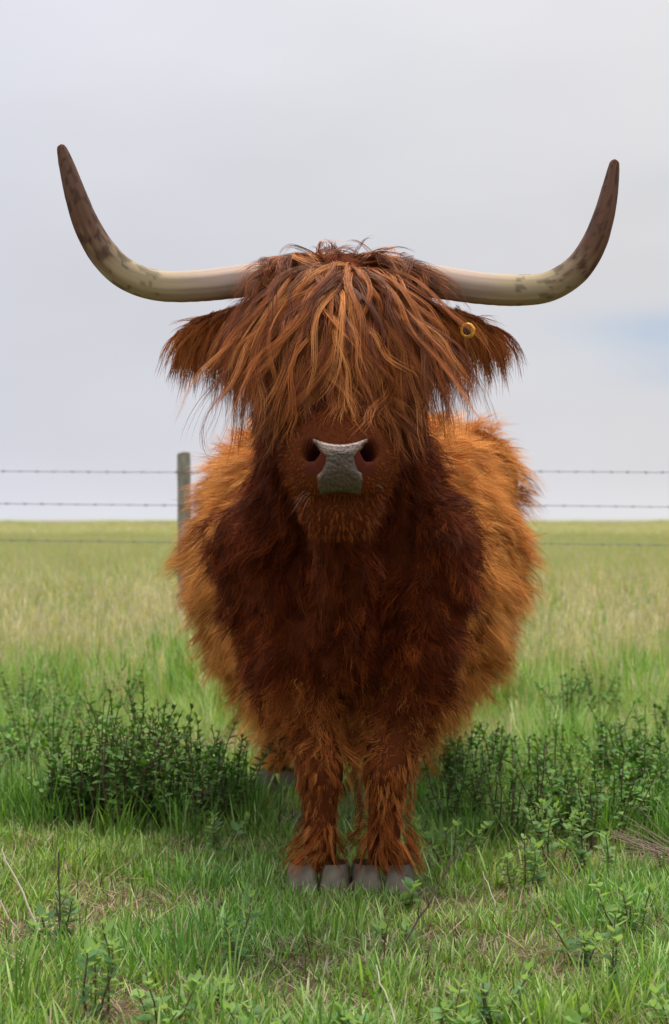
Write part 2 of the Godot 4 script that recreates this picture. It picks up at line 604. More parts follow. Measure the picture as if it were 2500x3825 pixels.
func horn_mesh(path: Array, phase: float) -> ArrayMesh:
	var cv := Curve3D.new()
	var rr := []
	for k in path.size():
		var p: Array = path[k]
		var here := Vector3(p[0], p[1], p[2])
		var prev := Vector3(path[maxi(k - 1, 0)][0], path[maxi(k - 1, 0)][1], path[maxi(k - 1, 0)][2])
		var next := Vector3(path[mini(k + 1, path.size() - 1)][0], path[mini(k + 1, path.size() - 1)][1], path[mini(k + 1, path.size() - 1)][2])
		var tn := (next - prev) / 6.0
		cv.add_point(here, -tn, tn)
		rr.append(p[3])
	var rings := 120
	var sides := 36
	var v := PackedVector3Array()
	var n := PackedVector3Array()
	var c := PackedColorArray()
	var ix := PackedInt32Array()
	var total := cv.get_baked_length()
	for k in rings + 1:
		var f := float(k) / rings
		var w := f * (path.size() - 1)
		var seg := mini(int(w), path.size() - 2)
		var p := cv.sample(seg, w - seg)
		var t := (cv.sample(seg, minf(w - seg + 0.03, 1.0)) - cv.sample(seg, maxf(w - seg - 0.03, 0.0))).normalized()
		var r: float = lerpf(rr[seg], rr[seg + 1], w - seg)
		var s := t.cross(Vector3(0, 0, 1)).normalized()
		var b := s.cross(t).normalized()
		for j in sides:
			var a := TAU * j / sides
			var dir := s * cos(a) + b * sin(a)
			var fine := nz.get_noise_3d(cos(a) * 40.0 + phase, f * 120.0, sin(a) * 40.0)
			var grime := nz2.get_noise_3d(cos(a) * 26.0 + phase * 3.0, f * 330.0, sin(a) * 26.0)
			var rough := 1.0 + 0.016 * fine + 0.009 * sin(f * 210.0 + 3.0 * fine) * smoothstep(0.42, 0.2, f) + (0.05 * maxf(0.0, grime - 0.18) * smoothstep(0.35, 0.6, f))
			v.append(p + dir * r * rough * 0.965)
			n.append(dir)
			# pinkish grey near the skull, horn-yellow at the bend, dark brown towards the tip
			var col := Color(0.36, 0.265, 0.215)
			col = col.lerp(Color(0.34, 0.268, 0.160), smoothstep(0.14, 0.32, f + 0.06 * fine))
			col = col.lerp(Color(0.110, 0.052, 0.031), smoothstep(0.36, 0.60, f + 0.10 * fine + 0.05 * grime))
			col = col.lerp(Color(0.17, 0.064, 0.036), smoothstep(0.88, 0.98, f))
			var streak := nz2.get_noise_3d(cos(a) * 150.0 + phase, f * 40.0, sin(a) * 150.0)
			var m := 1.0 + 0.38 * streak + 0.15 * fine
			if grime > 0.22 and f > 0.3: m *= 0.55
			c.append(Color(col.r * m, col.g * m, col.b * m))
	for k in rings:
		for j in sides:
			var a := k * sides + j
			var b2 := k * sides + (j + 1) % sides
			ix.append_array([a, b2, a + sides, b2, b2 + sides, a + sides])
	var tip := v.size()
	v.append(Vector3(path[-1][0], path[-1][1] + 0.004, path[-1][2]))
	n.append(Vector3(0, 1, 0))
	c.append(Color(0.13, 0.06, 0.04))
	for j in sides:
		ix.append_array([tip, rings * sides + j, rings * sides + (j + 1) % sides])
	return arrays_mesh(v, n, c, ix)

func nose_mesh() -> ArrayMesh:
	var rows := 56
	var colsn := 56
	var v := PackedVector3Array()
	var c := PackedColorArray()
	var ix := PackedInt32Array()
	for r in rows + 1:
		var y := lerpf(0.840, 0.9415, float(r) / rows)
		var hw := pad_half(y)
		for k in colsn + 1:
			var s := float(k) / colsn * 2.0 - 1.0
			var x := HX + s * hw
			var yy := y
			if r == 0: yy = y
			var p := Vector3(x, yy - 0.007 * s * s * smoothstep(0.87, 0.84, y) - 0.012 * (1.0 - s * s) * smoothstep(0.90, 0.94, y), -3.30)
			for i in 14:
				p.z -= maxf(head.at(p) * 0.8, 0.0)
				if p.z < -3.46: break
			p.z = maxf(p.z, -3.452)
			var rim := maxf(absf(s), maxf(smoothstep(0.92, 1.0, float(r) / rows), smoothstep(0.06, 0.0, float(r) / rows)))
			p.z += 0.009 * (1.0 - pow(rim, 2.6)) - 0.005 * pow(rim, 5.0)
			# pebbled skin
			p.z += nz.get_noise_2d(x * 2400.0, y * 2400.0) * 0.0014 + nz2.get_noise_2d(x * 900.0, y * 900.0) * 0.001
			v.append(p)
			var g := 0.5 + 0.5 * nz.get_noise_2d(x * 3400.0 + 70.0, y * 3400.0)
			var pale := smoothstep(0.902, 0.932, y + 0.012 * nz2.get_noise_2d(x * 500.0, y * 500.0)) + smoothstep(0.65, 1.0, absf(s)) * smoothstep(0.88, 0.872, y) * smoothstep(0.862, 0.868, y)
			var col := Color(0.058, 0.041, 0.026).lerp(Color(0.33, 0.245, 0.21), clampf(pale, 0.0, 1.0) * (0.55 + 0.6 * g))
			var m := 0.25 + 1.5 * g
			# the naked skin ends raggedly where the short hair begins
			var hairy := smoothstep(0.78, 1.0, rim + 0.16 * nz2.get_noise_2d(x * 1500.0, y * 1500.0))
			c.append(Color(col.r * m, col.g * m, col.b * m).lerp(Color(0.13, 0.045, 0.019), hairy))
	for r in rows:
		for k in colsn:
			var a := r * (colsn + 1) + k
			ix.append_array([a, a + colsn + 1, a + 1, a + 1, a + colsn + 1, a + colsn + 2])
	var st := SurfaceTool.new()
	st.create_from(arrays_mesh(v, PackedVector3Array(), c, ix), 0)
	st.generate_normals()
	return st.commit()

# one half of a cloven hoof; side = -1 left claw, +1 right claw
func claw_mesh(side: float) -> ArrayMesh:
	var st := SurfaceTool.new()
	var v := PackedVector3Array()
	var c := PackedColorArray()
	var ix := PackedInt32Array()
	var levels := [[0.0, 1.02, 0.0], [0.005, 1.07, 0.0], [0.014, 1.05, -0.003], [0.018, 1.03, -0.004], [0.028, 1.02, -0.007], [0.032, 0.99, -0.008], [0.045, 0.96, -0.013], [0.058, 0.90, -0.018], [0.072, 0.80, -0.024]]
	var seg := 22
	for lv in levels:
		for j in seg:
			var a := TAU * j / seg
			var ca := cos(a)
			var sa := sin(a)
			var x := signf(ca) * pow(absf(ca), 0.62) * 0.0320
			var zz := signf(sa) * pow(absf(sa), 0.62) * (0.052 if sa > 0 else 0.045)
			if sa > 0: x += -side * 0.007 * sa * sa
			if ca * side < 0: x *= 0.80
			var wob := 1.0 + 0.05 * nz.get_noise_3d(j * 7.0, lv[0] * 900.0, side * 40.0)
			v.append(Vector3(x * lv[1] * wob, lv[0], zz * lv[1] * wob + lv[2] * 0.9))
			var g := 1.0 + 0.6 * nz.get_noise_3d(ca * 60.0, lv[0] * 2600.0, sa * 60.0) + 0.25 * nz2.get_noise_2d(j * 9.0, lv[0] * 400.0)
			c.append(Color(0.130 * g, 0.103 * g, 0.076 * g))
	for k in levels.size() - 1:
		for j in seg:
			var a := k * seg + j
			var b := k * seg + (j + 1) % seg
			ix.append_array([a, b, a + seg, b, b + seg, a + seg])
	st.create_from(arrays_mesh(v, PackedVector3Array(), c, ix), 0)
	st.generate_normals()
	return st.commit()

func build_cow() -> void:
	var cow := thing("highland_cow", "shaggy rust-brown long-horned cow facing forward, fringe over its eyes, standing in grass", "cow")
	var body := Blob.new()
	body.k = 0.055
	var V := func(x, y, z): return Vector3(x, y, z)
	body.add(Vector3(0.02, 0.74, -4.32), Vector3(0.050, 0.68, -4.78), 0.23, 0.390)
	body.add(Vector3(0.050, 0.68, -4.78), Vector3(0.15, 0.75, -5.55), 0.390, 0.31)
	body.add(Vector3(0.080, 0.585, -4.74), Vector3(0.13, 0.61, -5.25), 0.325, 0.31)
	body.add(Vector3(0.03, 0.92, -4.42), Vector3(0.12, 0.96, -5.35), 0.13, 0.12)
	body.add(Vector3(-0.04, 0.90, -5.30), Vector3(0.36, 0.90, -5.25), 0.15, 0.15)
	body.add(Vector3(-0.150, 0.72, -4.22), Vector3(-0.085, 0.46, -4.12), 0.125, 0.092)
	body.add(Vector3(0.200, 0.72, -4.22), Vector3(0.160, 0.46, -4.12), 0.125, 0.092)
	body.add(Vector3(0.02, 0.68, -4.25), Vector3(0.02, 0.53, -4.20), 0.16, 0.11)
	body.add(Vector3(0.01, 1.10, -3.98), Vector3(0.02, 0.86, -4.26), 0.14, 0.205)
	body.add(Vector3(0.01, 0.88, -3.88), Vector3(0.012, 0.48, -3.975), 0.070, 0.036)
	body.add(Vector3(0.01, 0.80, -4.05), Vector3(0.012, 0.50, -4.08), 0.055, 0.045)
	# front legs: elbow, knee, fetlock
	body.add(Vector3(-0.075, 0.46, -4.13), Vector3(-0.030, 0.255, -4.04), 0.09, 0.040)
	body.add(Vector3(-0.030, 0.255, -4.04), Vector3(-0.031, 0.085, -4.05), 0.034, 0.038)
	body.add(Vector3(0.150, 0.46, -4.13), Vector3(0.112, 0.255, -4.04), 0.09, 0.040)
	body.add(Vector3(0.112, 0.255, -4.04), Vector3(0.105, 0.085, -4.05), 0.034, 0.038)
	# hind legs: stifle, hock, fetlock
	for hx in [-0.165, 0.20]:
		var hip := Vector3(lerpf(0.12, hx, 0.75), 0.66, -5.55)
		var stifle := Vector3(hx, 0.42, -5.42)
		var hock := Vector3(hx, 0.30, -5.66)
		var fet := Vector3(hx, 0.085, -5.56)
		body.add(hip, stifle, 0.19, 0.10)
		body.add(stifle, hock, 0.095, 0.052)
		body.add(hock, fet, 0.048, 0.042)
	var net := surface_net(body, Vector3(-0.50, 0.03, -5.98), Vector3(0.66, 1.32, -3.80), 0.024)
	stage("body net %d" % (net[2].size() / 3))
	# skull, cheeks, muzzle, chin, ears
	head.k = 0.05
	head.add(Vector3(HX - 0.085, 1.235, -3.79), Vector3(HX + 0.085, 1.235, -3.79), 0.072, 0.072)
	head.add(Vector3(HX, 1.19, -3.77), Vector3(HX, 1.03, -3.63), 0.125, 0.112)
	head.add(Vector3(HX, 1.03, -3.63), Vector3(HX, 0.935, -3.53), 0.108, 0.080)
	head.add(Vector3(HX - 0.022, 0.915, -3.50), Vector3(HX + 0.022, 0.915, -3.50), 0.072, 0.072)
	head.add(Vector3(HX - 0.026, 0.882, -3.480), Vector3(HX + 0.026, 0.882, -3.480), 0.058, 0.058)
	head.add(Vector3(HX, 1.03, -3.80), Vector3(HX, 0.865, -3.58), 0.125, 0.072)
	head.add(Vector3(HX - 0.028, 0.803, -3.520), Vector3(HX + 0.028, 0.803, -3.520), 0.042, 0.042)
	head.add(Vector3(HX - 0.115, 1.09, -3.69), Vector3(HX - 0.10, 1.00, -3.70), 0.045, 0.06)
	head.add(Vector3(HX + 0.115, 1.09, -3.69), Vector3(HX + 0.10, 1.00, -3.70), 0.045, 0.06)
	head.add(Vector3(HX, 1.12, -3.88), Vector3(HX, 1.02, -4.02), 0.15, 0.17)
	head.add(Vector3(HX - 0.13, 1.205, -3.80), Vector3(HX - 0.285, 1.178, -3.775), 0.038, 0.018)
	head.add(Vector3(HX + 0.13, 1.205, -3.80), Vector3(HX + 0.275, 1.178, -3.775), 0.038, 0.018)
	head.holes = [[Vector3(HX - 0.062, 0.826, -3.45), Vector3(HX + 0.062, 0.826, -3.45), 0.011], [Vector3(HX - 0.056, 0.919, -3.425), Vector3(HX - 0.031, 0.891, -3.475), 0.0170], [Vector3(HX + 0.056, 0.919, -3.425), Vector3(HX + 0.031, 0.891, -3.475), 0.0170]]
	var hnet := surface_net(head, Vector3(-0.345, 0.74, -4.10), Vector3(0.365, 1.34, -3.38), 0.0095)
	stage("head net %d" % (hnet[2].size() / 3))
	# one continuous skin
	var sv: PackedVector3Array = net[0].duplicate()
	var sn: PackedVector3Array = net[1].duplicate()
	var si: PackedInt32Array = net[2].duplicate()
	var base := sv.size()
	sv.append_array(hnet[0])
	sn.append_array(hnet[1])
	for q in hnet[2]: si.append(q + base)
	var sc := PackedColorArray()
	for q in sv.size():
		var p := sv[q]
		var col := Color(0.095, 0.026, 0.0080)
		if q >= base and p.z > -3.49 and p.y > 0.87 and p.y < 0.93 and absf(p.x - HX) < 0.062: col = Color(0.085, 0.021, 0.014) # moist skin inside the nostrils
		sc.append(col)
	var skin := mat(Color.WHITE, 0.9, true)
	skin.metallic_specular = 0.15
	part("body", arrays_mesh(sv, sn, sc, si), skin, cow)
	stage("skin")
	var fur := mat(Color.WHITE, 0.55, true)
	fur.metallic_specular = 0.16
	fur.backlight_enabled = true
	fur.backlight = Color(0.42, 0.42, 0.42)
	body_coat(net[0], net[1], net[2])
	hair_flush("coat", fur, cow)
	stage("coat %d" % tris)
	head_coat(hnet[0], hnet[1], hnet[2])
	hair_flush("face_hair", fur, cow)
	stage("face")
	var silky: StandardMaterial3D = fur.duplicate()
	silky.roughness = 0.5
	silky.metallic_specular = 0.27
	forelock()
	hair_flush("forelock", silky, cow).set_meta("label", "long wavy ginger forelock hanging over the eyes")
	stage("forelock")
	for side in [-1.0, 1.0]:
		ear_fringe(side)
		hair_flush("ear_fringe", fur, cow)
	stage("ears")
	# horns
	var hm := mat(Color.WHITE, 0.58, true)
	hm.metallic_specular = 0.32
	var left := [[-0.10, 1.277, -3.80, 0.036], [-0.175, 1.268, -3.77, 0.034], [-0.265, 1.255, -3.745, 0.0322], [-0.345, 1.252, -3.72, 0.0315], [-0.405, 1.270, -3.70, 0.0310], [-0.448, 1.308, -3.69, 0.0300], [-0.481, 1.362, -3.685, 0.0270], [-0.503, 1.420, -3.685, 0.0225], [-0.520, 1.475, -3.69, 0.0170], [-0.531, 1.510, -3.695, 0.0115], [-0.535, 1.522, -3.696, 0.0072]]
	var right := [[0.12, 1.280, -3.80, 0.037], [0.20, 1.266, -3.77, 0.034], [0.29, 1.250, -3.745, 0.0328], [0.36, 1.243, -3.72, 0.0320], [0.42, 1.248, -3.70, 0.0305], [0.47, 1.278, -3.69, 0.0290], [0.503, 1.325, -3.685, 0.0260], [0.525, 1.385, -3.685, 0.0215], [0.538, 1.440, -3.69, 0.0165], [0.546, 1.482, -3.695, 0.0110], [0.548, 1.493, -3.696, 0.0065]]
	part("horn", horn_mesh(left, 0.0), hm, cow)
	part("horn", horn_mesh(right, 47.0), hm, cow)
	# nose pad
	var nm := mat(Color.WHITE, 0.36, true)
	nm.metallic_specular = 0.5
	part("nose", nose_mesh(), nm, cow).set_meta("label", "pebbled grey nose pad")
	# eyes behind the fringe
	var em := mat(Color(0.012, 0.008, 0.006), 0.08)
	for side in [-1.0, 1.0]:
		var ball := SphereMesh.new()
		ball.radius = 0.019
		ball.height = 0.038
		part("eye", ball, em, cow, Vector3(HX + side * 0.128, 1.075, -3.648))
	# hooves: two claws to each foot
	var claws := {-1.0: claw_mesh(-1.0), 1.0: claw_mesh(1.0)}
	var cm := mat(Color.WHITE, 0.7, true)
	for foot in [Vector3(-0.033, 0.002, -4.035), Vector3(0.103, 0.002, -4.035), Vector3(-0.165, 0.002, -5.54), Vector3(0.20, 0.002, -5.54)]:
		for side in [-1.0, 1.0]:
			var o := part("hoof", claws[side], cm, cow, foot + Vector3(side * 0.0325, 0, 0))
			o.rotation.y = -side * 0.10
			o.scale = Vector3(1.06, 0.80, 1.0)
	# whiskers
	for q in 16:
		var side := -1.0 if q % 2 == 0 else 1.0
		var x := Vector3(HX + side * rng.randf_range(0.045, 0.075), rng.randf_range(0.83, 0.90), -3.45)
		if q % 5 == 0: x = Vector3(HX + gauss() * 0.04, 0.822, -3.478)
		var dir := Vector3(side * rng.randf_range(0.4, 1.0), rng.randf_range(-0.8, 0.1), 0.5).normalized()
		var guide := PackedVector3Array()
		for i in 7:
			guide.append(x)
			dir = (dir + Vector3(gauss() * 0.1, -0.10, 0)).normalized()
			x += dir * rng.randf_range(0.004, 0.009)
		strand(guide, Vector3(0, 0, 1), 0.00026, Color(0.30, 0.22, 0.15))
		hair_flush("whisker", fur, cow)
	# ear tag
	var yellow := mat(Color(0.72, 0.36, 0.012), 0.5)
	var black := mat(Color(0.012, 0.011, 0.010), 0.5)
	var tagged := Node3D.new()
	tagged.name = "ear_tag"
	cow.add_child(tagged)
	tagged.set_meta("label", "round yellow ear tag with black marks round its rim")
	tagged.position = Vector3(0.258, 1.158, -3.665)
	tagged.rotation = Vector3(deg_to_rad(90.0), deg_to_rad(0.0), deg_to_rad(28.0))
	var ring := TorusMesh.new()
	ring.inner_radius = 0.0085
	ring.outer_radius = 0.0155
	ring.rings = 36
	ring.ring_segments = 12
	var r := part("ring", ring, yellow, tagged)
	r.scale = Vector3(1, 1.5, 1)
	var plug := CylinderMesh.new()
	plug.top_radius = 0.0088
	plug.bottom_radius = 0.0088
	plug.height = 0.006
	part("pin", plug, black, tagged)
	var tick := BoxMesh.new()
	tick.size = Vector3(0.0009, 0.0006, 0.0024)
	for q in 18:
		var a := TAU * q / 18.0
		var o := part("mark", tick, black, tagged, Vector3(sin(a) * 0.0120, 0.0053, cos(a) * 0.0120))
		o.rotation.y = a
	stage("cow details %d" % tris)

# ------------------------------------------------------------------ grass
func blade(v: PackedVector3Array, n: PackedVector3Array, c: PackedColorArray, ix: PackedInt32Array, root: Vector3, yaw: float, lean: float, h: float, w: float, col: Color, droop: float) -> void:
	var out := Vector3(sin(yaw), 0, cos(yaw))
	var side := Vector3(cos(yaw), 0, -sin(yaw))
	var base := v.size()
	var segs := 4
	var x := root
	var ang := lean
	for i in segs + 1:
		var f := float(i) / segs
		var t := Vector3.UP * cos(ang) + out * sin(ang)
		var nn := (out * cos(ang) - Vector3.UP * sin(ang))
		var ww := w * 0.5 * (0.75 + 0.5 * f - 1.25 * f * f * f)
		if i == segs:
			v.append(x); n.append(nn); c.append(col)
		else:
			v.append(x - side * ww); v.append(x + side * ww)
			n.append((nn - side * 0.35).normalized()); n.append((nn + side * 0.35).normalized())
			c.append(col); c.append(col)
		if i < segs - 1:
			var q := base + i * 2
			ix.append_array([q, q + 2, q + 1, q + 1, q + 2, q + 3])
		elif i == segs - 1:
			var q := base + i * 2
			ix.append_array([q, q + 2, q + 1])
		ang += droop / segs
		x += t * h / segs

func grass_tuft(blades: int, hmin: float, hmax: float, w: float, spread: float, lean: float, droop: float, palette: Array) -> ArrayMesh:
	var v := PackedVector3Array()
	var n := PackedVector3Array()
	var c := PackedColorArray()
	var ix := PackedInt32Array()
	for q in blades:
		var a := rng.randf() * TAU
		var r := sqrt(rng.randf()) * spread
		var p: Color = palette[rng.randi() % palette.size()]
		var m := rng.randf_range(0.75, 1.25)
		blade(v, n, c, ix, Vector3(sin(a) * r, -0.012, cos(a) * r), a + gauss() * 1.6, absf(gauss()) * lean + 0.03, rng.randf_range(hmin, hmax), w * rng.randf_range(0.6, 1.25), Color(p.r * m, p.g * m, p.b * m), rng.randf() * droop)
	return arrays_mesh(v, n, c, ix)

func scatter(called: String, meshes: Array, spots: Array, m: Material, label: String, category: String) -> void:
	# spots: [mesh number, Transform3D, Color]
	var root := thing(called, label, category)
	root.set_meta("kind", "stuff")
	for k in meshes.size():
		var mine := spots.filter(func(s): return s[0] == k)
		if mine.is_empty(): continue
		var mm := MultiMesh.new()
		mm.transform_format = MultiMesh.TRANSFORM_3D
		mm.use_colors = true
		mm.mesh = meshes[k]
		mm.instance_count = mine.size()
		for i in mine.size():
			mm.set_instance_transform(i, mine[i][1])
			mm.set_instance_color(i, mine[i][2])
		var o := MultiMeshInstance3D.new()
		o.name = "tuft"
		o.multimesh = mm
		o.material_override = m
		root.add_child(o, true)
		o.set_meta("kind", "stuff")

func spot(k: int, x: float, z: float, s: float, sy: float, tint: Color, tilt := 0.15) -> Array:
	var b := Basis(Vector3.UP, rng.randf() * TAU)
	b = Basis(Vector3(1, 0, 0), gauss() * tilt) * Basis(Vector3(0, 0, 1), gauss() * tilt) * b
	b = b.scaled_local(Vector3(s, s * sy, s))
	return [k, Transform3D(b, Vector3(x, ground_y(x, z), z)), tint]

const FRESH := Color(0.220, 0.370, 0.075)
const LUSH := Color(0.130, 0.265, 0.050)
const PALE := Color(0.320, 0.460, 0.150)
const DEEP := Color(0.065, 0.150, 0.028)
const STRAW := Color(0.50, 0.41, 0.27)
const TAN := Color(0.45, 0.37, 0.25)

func build_grass() -> void:
	var gm := mat(Color.WHITE, 0.5, true)
	gm.metallic_specular = 0.4
	gm.backlight_enabled = true
	gm.backlight = Color(0.82, 0.88, 0.5)
	# short pasture grass near the camera
	var short := []
	for k in 6: short.append(grass_tuft(15, 0.016, 0.050, 0.0031, 0.035, 0.85, 1.3, [FRESH, FRESH, LUSH, PALE, FRESH, PALE, FRESH, LUSH, FRESH, PALE, FRESH, LUSH, STRAW]))
	for k in 4: short.append(grass_tuft(8, 0.035, 0.090, 0.0044, 0.03, 0.6, 1.2, [FRESH, PALE, LUSH, PALE]))
	var spots := []
	for q in 19000:
		var d := lerpf(2.45, 6.2, rng.randf())
		var x := rng.randf_range(-1.0, 1.0) * (0.178 * d + 0.75)
		var patch := nz2.get_noise_2d(x * 40.0, d * 40.0)
		var hoof := absf(x - 0.035) < 0.17 and d > 3.7 and d < 4.15
		if patch < -0.15 and rng.randf() < smoothstep(-0.15, -0.4, patch) * 0.7: continue
		var lush := smoothstep(-0.1, 0.4, patch + (0.45 if x < -0.30 * d / 3.0 and d < 3.2 else 0.0))
		var k := rng.randi() % 6
		if rng.randf() < 0.04 + 0.34 * lush and not hoof: k = 6 + rng.randi() % 4
		var t := rng.randf_range(0.75, 1.2)
		var warm := nz.get_noise_2d(x * 20.0 + 90.0, d * 20.0)
		spots.append(spot(k, x, -d, rng.randf_range(0.7, 1.25) * (0.9 if hoof else 1.0), 1.0 + 0.2 * lush, Color(t * (1.0 + 0.22 * warm), t, t * (1.0 - 0.1 * warm)), 0.3))
	scatter("short_grass", short, spots, gm, "short bright green pasture grass around the cow's hooves", "grass")
	stage("short grass")
	# longer grass about the shrubs and out to the fence
	var tall := []
	for k in 4: tall.append(grass_tuft(24, 0.08, 0.26, 0.0042, 0.06, 0.5, 1.1, [LUSH, LUSH, FRESH, DEEP, FRESH]))
	for k in 4: tall.append(grass_tuft(30, 0.07, 0.27, 0.0036, 0.09, 0.6, 1.1, [FRESH, PALE, LUSH, FRESH, PALE, STRAW, PALE]))
	for k in 3: tall.append(seed_tuft())
	spots = []
	for q in 13000:
		var d := lerpf(4.9, 16.0, pow(rng.randf(), 0.75))
		var x := rng.randf_range(-1.0, 1.0) * (0.178 * d + 0.9)
		if absf(x - 0.1) < 0.45 and d < 5.0: continue
		var patch := nz2.get_noise_2d(x * 24.0 + 40.0, d * 12.0)
		var grow := smoothstep(5.0, 9.5, d)
		if patch < 0.05 and rng.randf() < lerpf(0.8, 0.35, grow): continue
		var k := 4 + rng.randi() % 4
		if rng.randf() < 0.25 * smoothstep(6.8, 9.5, d) * (1.0 - 3.0 * patch): k = 8 + rng.randi() % 3
		elif patch > 0.22 and rng.randf() < 0.6: k = rng.randi() % 4
		var t := rng.randf_range(0.8, 1.2)
		var s := lerpf(0.40, 0.85, grow) * rng.randf_range(0.5, 1.2) * (1.0 + 1.1 * maxf(0.0, patch))
		spots.append(spot(k, x, -d, s, 1.0, Color(t, t, t)))
	# thin low growth between the tussocks
	for q in 9000:
		var d := lerpf(5.5, 15.0, pow(rng.randf(), 0.8))
		var x := rng.randf_range(-1.0, 1.0) * (0.178 * d + 0.9)
		var t := rng.randf_range(0.8, 1.25)
		spots.append(spot(4 + rng.randi() % 4, x, -d, rng.randf_range(0.28, 0.5), 0.9, Color(t * 1.05, t, t), 0.3))
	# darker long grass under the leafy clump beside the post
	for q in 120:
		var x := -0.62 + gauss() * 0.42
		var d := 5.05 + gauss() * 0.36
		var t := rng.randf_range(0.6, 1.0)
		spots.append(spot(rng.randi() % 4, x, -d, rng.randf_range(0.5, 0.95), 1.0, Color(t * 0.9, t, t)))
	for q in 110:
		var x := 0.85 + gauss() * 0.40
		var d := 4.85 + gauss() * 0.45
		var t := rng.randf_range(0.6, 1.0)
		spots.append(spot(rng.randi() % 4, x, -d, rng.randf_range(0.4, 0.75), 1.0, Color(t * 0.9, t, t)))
	scatter("long_grass", tall, spots, gm, "long green and straw-coloured grass growing towards the fence", "grass")
	stage("long grass")
	# the prairie beyond the fence
	var far := []
	for k in 3: far.append(grass_tuft(46, 0.12, 0.36, 0.008, 0.20, 0.35, 0.7, [FRESH, PALE, TAN, TAN, PALE, STRAW, PALE]))
	for k in 3: far.append(grass_tuft(46, 0.16, 0.40, 0.008, 0.20, 0.35, 0.7, [TAN, PALE, STRAW, STRAW, PALE]))
	spots = []
	for q in 52000:
		var d := 15.0 * pow(5.0, pow(rng.randf(), 0.8))
		var x := rng.randf_range(-1.0, 1.0) * (0.178 * d + 1.2)
		var patch := nz2.get_noise_2d(x * 5.0 + 10.0, d * 3.0)
		var k := rng.randi() % 3 + (3 if rng.randf() < 0.50 - 0.8 * patch else 0)
		var t := rng.randf_range(0.8, 1.2)
		spots.append(spot(k, x, -d, rng.randf_range(0.7, 1.3), 0.9, Color(t, t, t)))
	for q in 40000:
		var d := 70.0 * pow(6.0, rng.randf())
		var x := rng.randf_range(-1.0, 1.0) * (0.178 * d + 2.0)
		var patch := nz2.get_noise_2d(x * 1.5 + 10.0, d * 0.8)
		var k := rng.randi() % 3 + (3 if rng.randf() < 0.85 - 0.7 * patch else 0)
		var t := rng.randf_range(0.8, 1.2)
		var s := rng.randf_range(1.5, 3.0)
		spots.append(spot(k, x, -d, s, 0.4, Color(t, t, t)))
	scatter("prairie_grass", far, spots, gm, "open prairie of green and tan grass beyond the barbed wire", "grass")
	stage("far grass")
	# dead thatch lying on the soil
	var dead := []
	for k in 4: dead.append(grass_tuft(10, 0.03, 0.09, 0.0028, 0.05, 1.9, 0.4, [STRAW, TAN, Color(0.20, 0.13, 0.08), STRAW, Color(0.13, 0.075, 0.045)]))
	spots = []
	for q in 5200:
		var d := lerpf(2.45, 7.5, rng.randf())
		var x := rng.randf_range(-1.0, 1.0) * (0.178 * d + 0.75)
		var t := rng.randf_range(0.6, 1.2)
		var sp := spot(rng.randi() % 4, x, -d, rng.randf_range(0.7, 1.2), 0.55, Color(t, t, t))
		sp[1].origin.y += 0.008
		spots.append(sp)
	scatter("dead_thatch", dead, spots, gm, "dry straw and dead grass lying between the green blades", "straw")
	stage("thatch")

# last year's seed stalks among the long grass
func seed_tuft() -> ArrayMesh:
	var v := PackedVector3Array()
	var n := PackedVector3Array()
	var c := PackedColorArray()
	var ix := PackedInt32Array()
	for q in 13:
		var a := rng.randf() * TAU
		var root := Vector3(gauss() * 0.06, 0, gauss() * 0.06)
		var h := rng.randf_range(0.22, 0.44)
		var lean := absf(gauss()) * 0.35
		var m := rng.randf_range(0.8, 1.15)
		blade(v, n, c, ix, root, a, lean, h, 0.0030, Color(0.58 * m, 0.50 * m, 0.33 * m), 0.3)
		var tip := v[v.size() - 1]
		for j in 5:
			blade(v, n, c, ix, tip - Vector3(0, 0.012 * j + 0.01, 0), rng.randf() * TAU, 0.35, 0.035, 0.005, Color(0.60 * m, 0.51 * m, 0.36 * m), 0.3)
	for q in 22:
		blade(v, n, c, ix, Vector3(gauss() * 0.05, 0, gauss() * 0.05), rng.randf() * TAU, absf(gauss()) * 0.4, rng.randf_range(0.1, 0.25), 0.004, FRESH, 0.6)
	return arrays_mesh(v, n, c, ix)

# ------------------------------------------------------------------ leafy plants
var leaf_meshes := []
var leaf_mats := []
var stem_mat: StandardMaterial3D

func leaf_arrays(length: float, width: float, fold: float, curl: float) -> Array:
	var v := PackedVector3Array()
	var ix := PackedInt32Array()
	var seg := 5
	for i in seg + 1:
		var f := float(i) / seg
		var w := width * 0.5 * pow(sin(PI * pow(f, 0.85)), 0.8) if i > 0 and i < seg else 0.0006
		var y := curl * f * f * length
		v.append(Vector3(-w, y + fold * w, f * length))
		v.append(Vector3(0, y, f * length))
		v.append(Vector3(w, y + fold * w, f * length))
	for i in seg:
		var q := i * 3
		ix.append_array([q, q + 3, q + 1, q + 1, q + 3, q + 4, q + 1, q + 4, q + 2, q + 2, q + 4, q + 5])
	return [v, ix]

func prepare_leaves() -> void:
	for k in 5:
		var la := leaf_arrays(0.019 + 0.0030 * k, 0.013 + 0.0023 * (k % 3), 0.25 + 0.1 * (k % 2), -0.25 + 0.12 * k)
		var st := SurfaceTool.new()
		st.create_from(arrays_mesh(la[0], PackedVector3Array(), PackedColorArray(), la[1]), 0)
		st.generate_normals()
		leaf_meshes.append(st.commit())
	for c in [Color(0.075, 0.165, 0.062), Color(0.105, 0.210, 0.068), Color(0.155, 0.270, 0.068), Color(0.062, 0.140, 0.062)]:
		var m := mat(c, 0.6)
		m.metallic_specular = 0.35
		m.backlight_enabled = true
		m.backlight = Color(0.6, 0.72, 0.35)
		m.resource_name = "leaf"
		leaf_mats.append(m)
	stem_mat = mat(Color(0.13, 0.065, 0.038), 0.7)

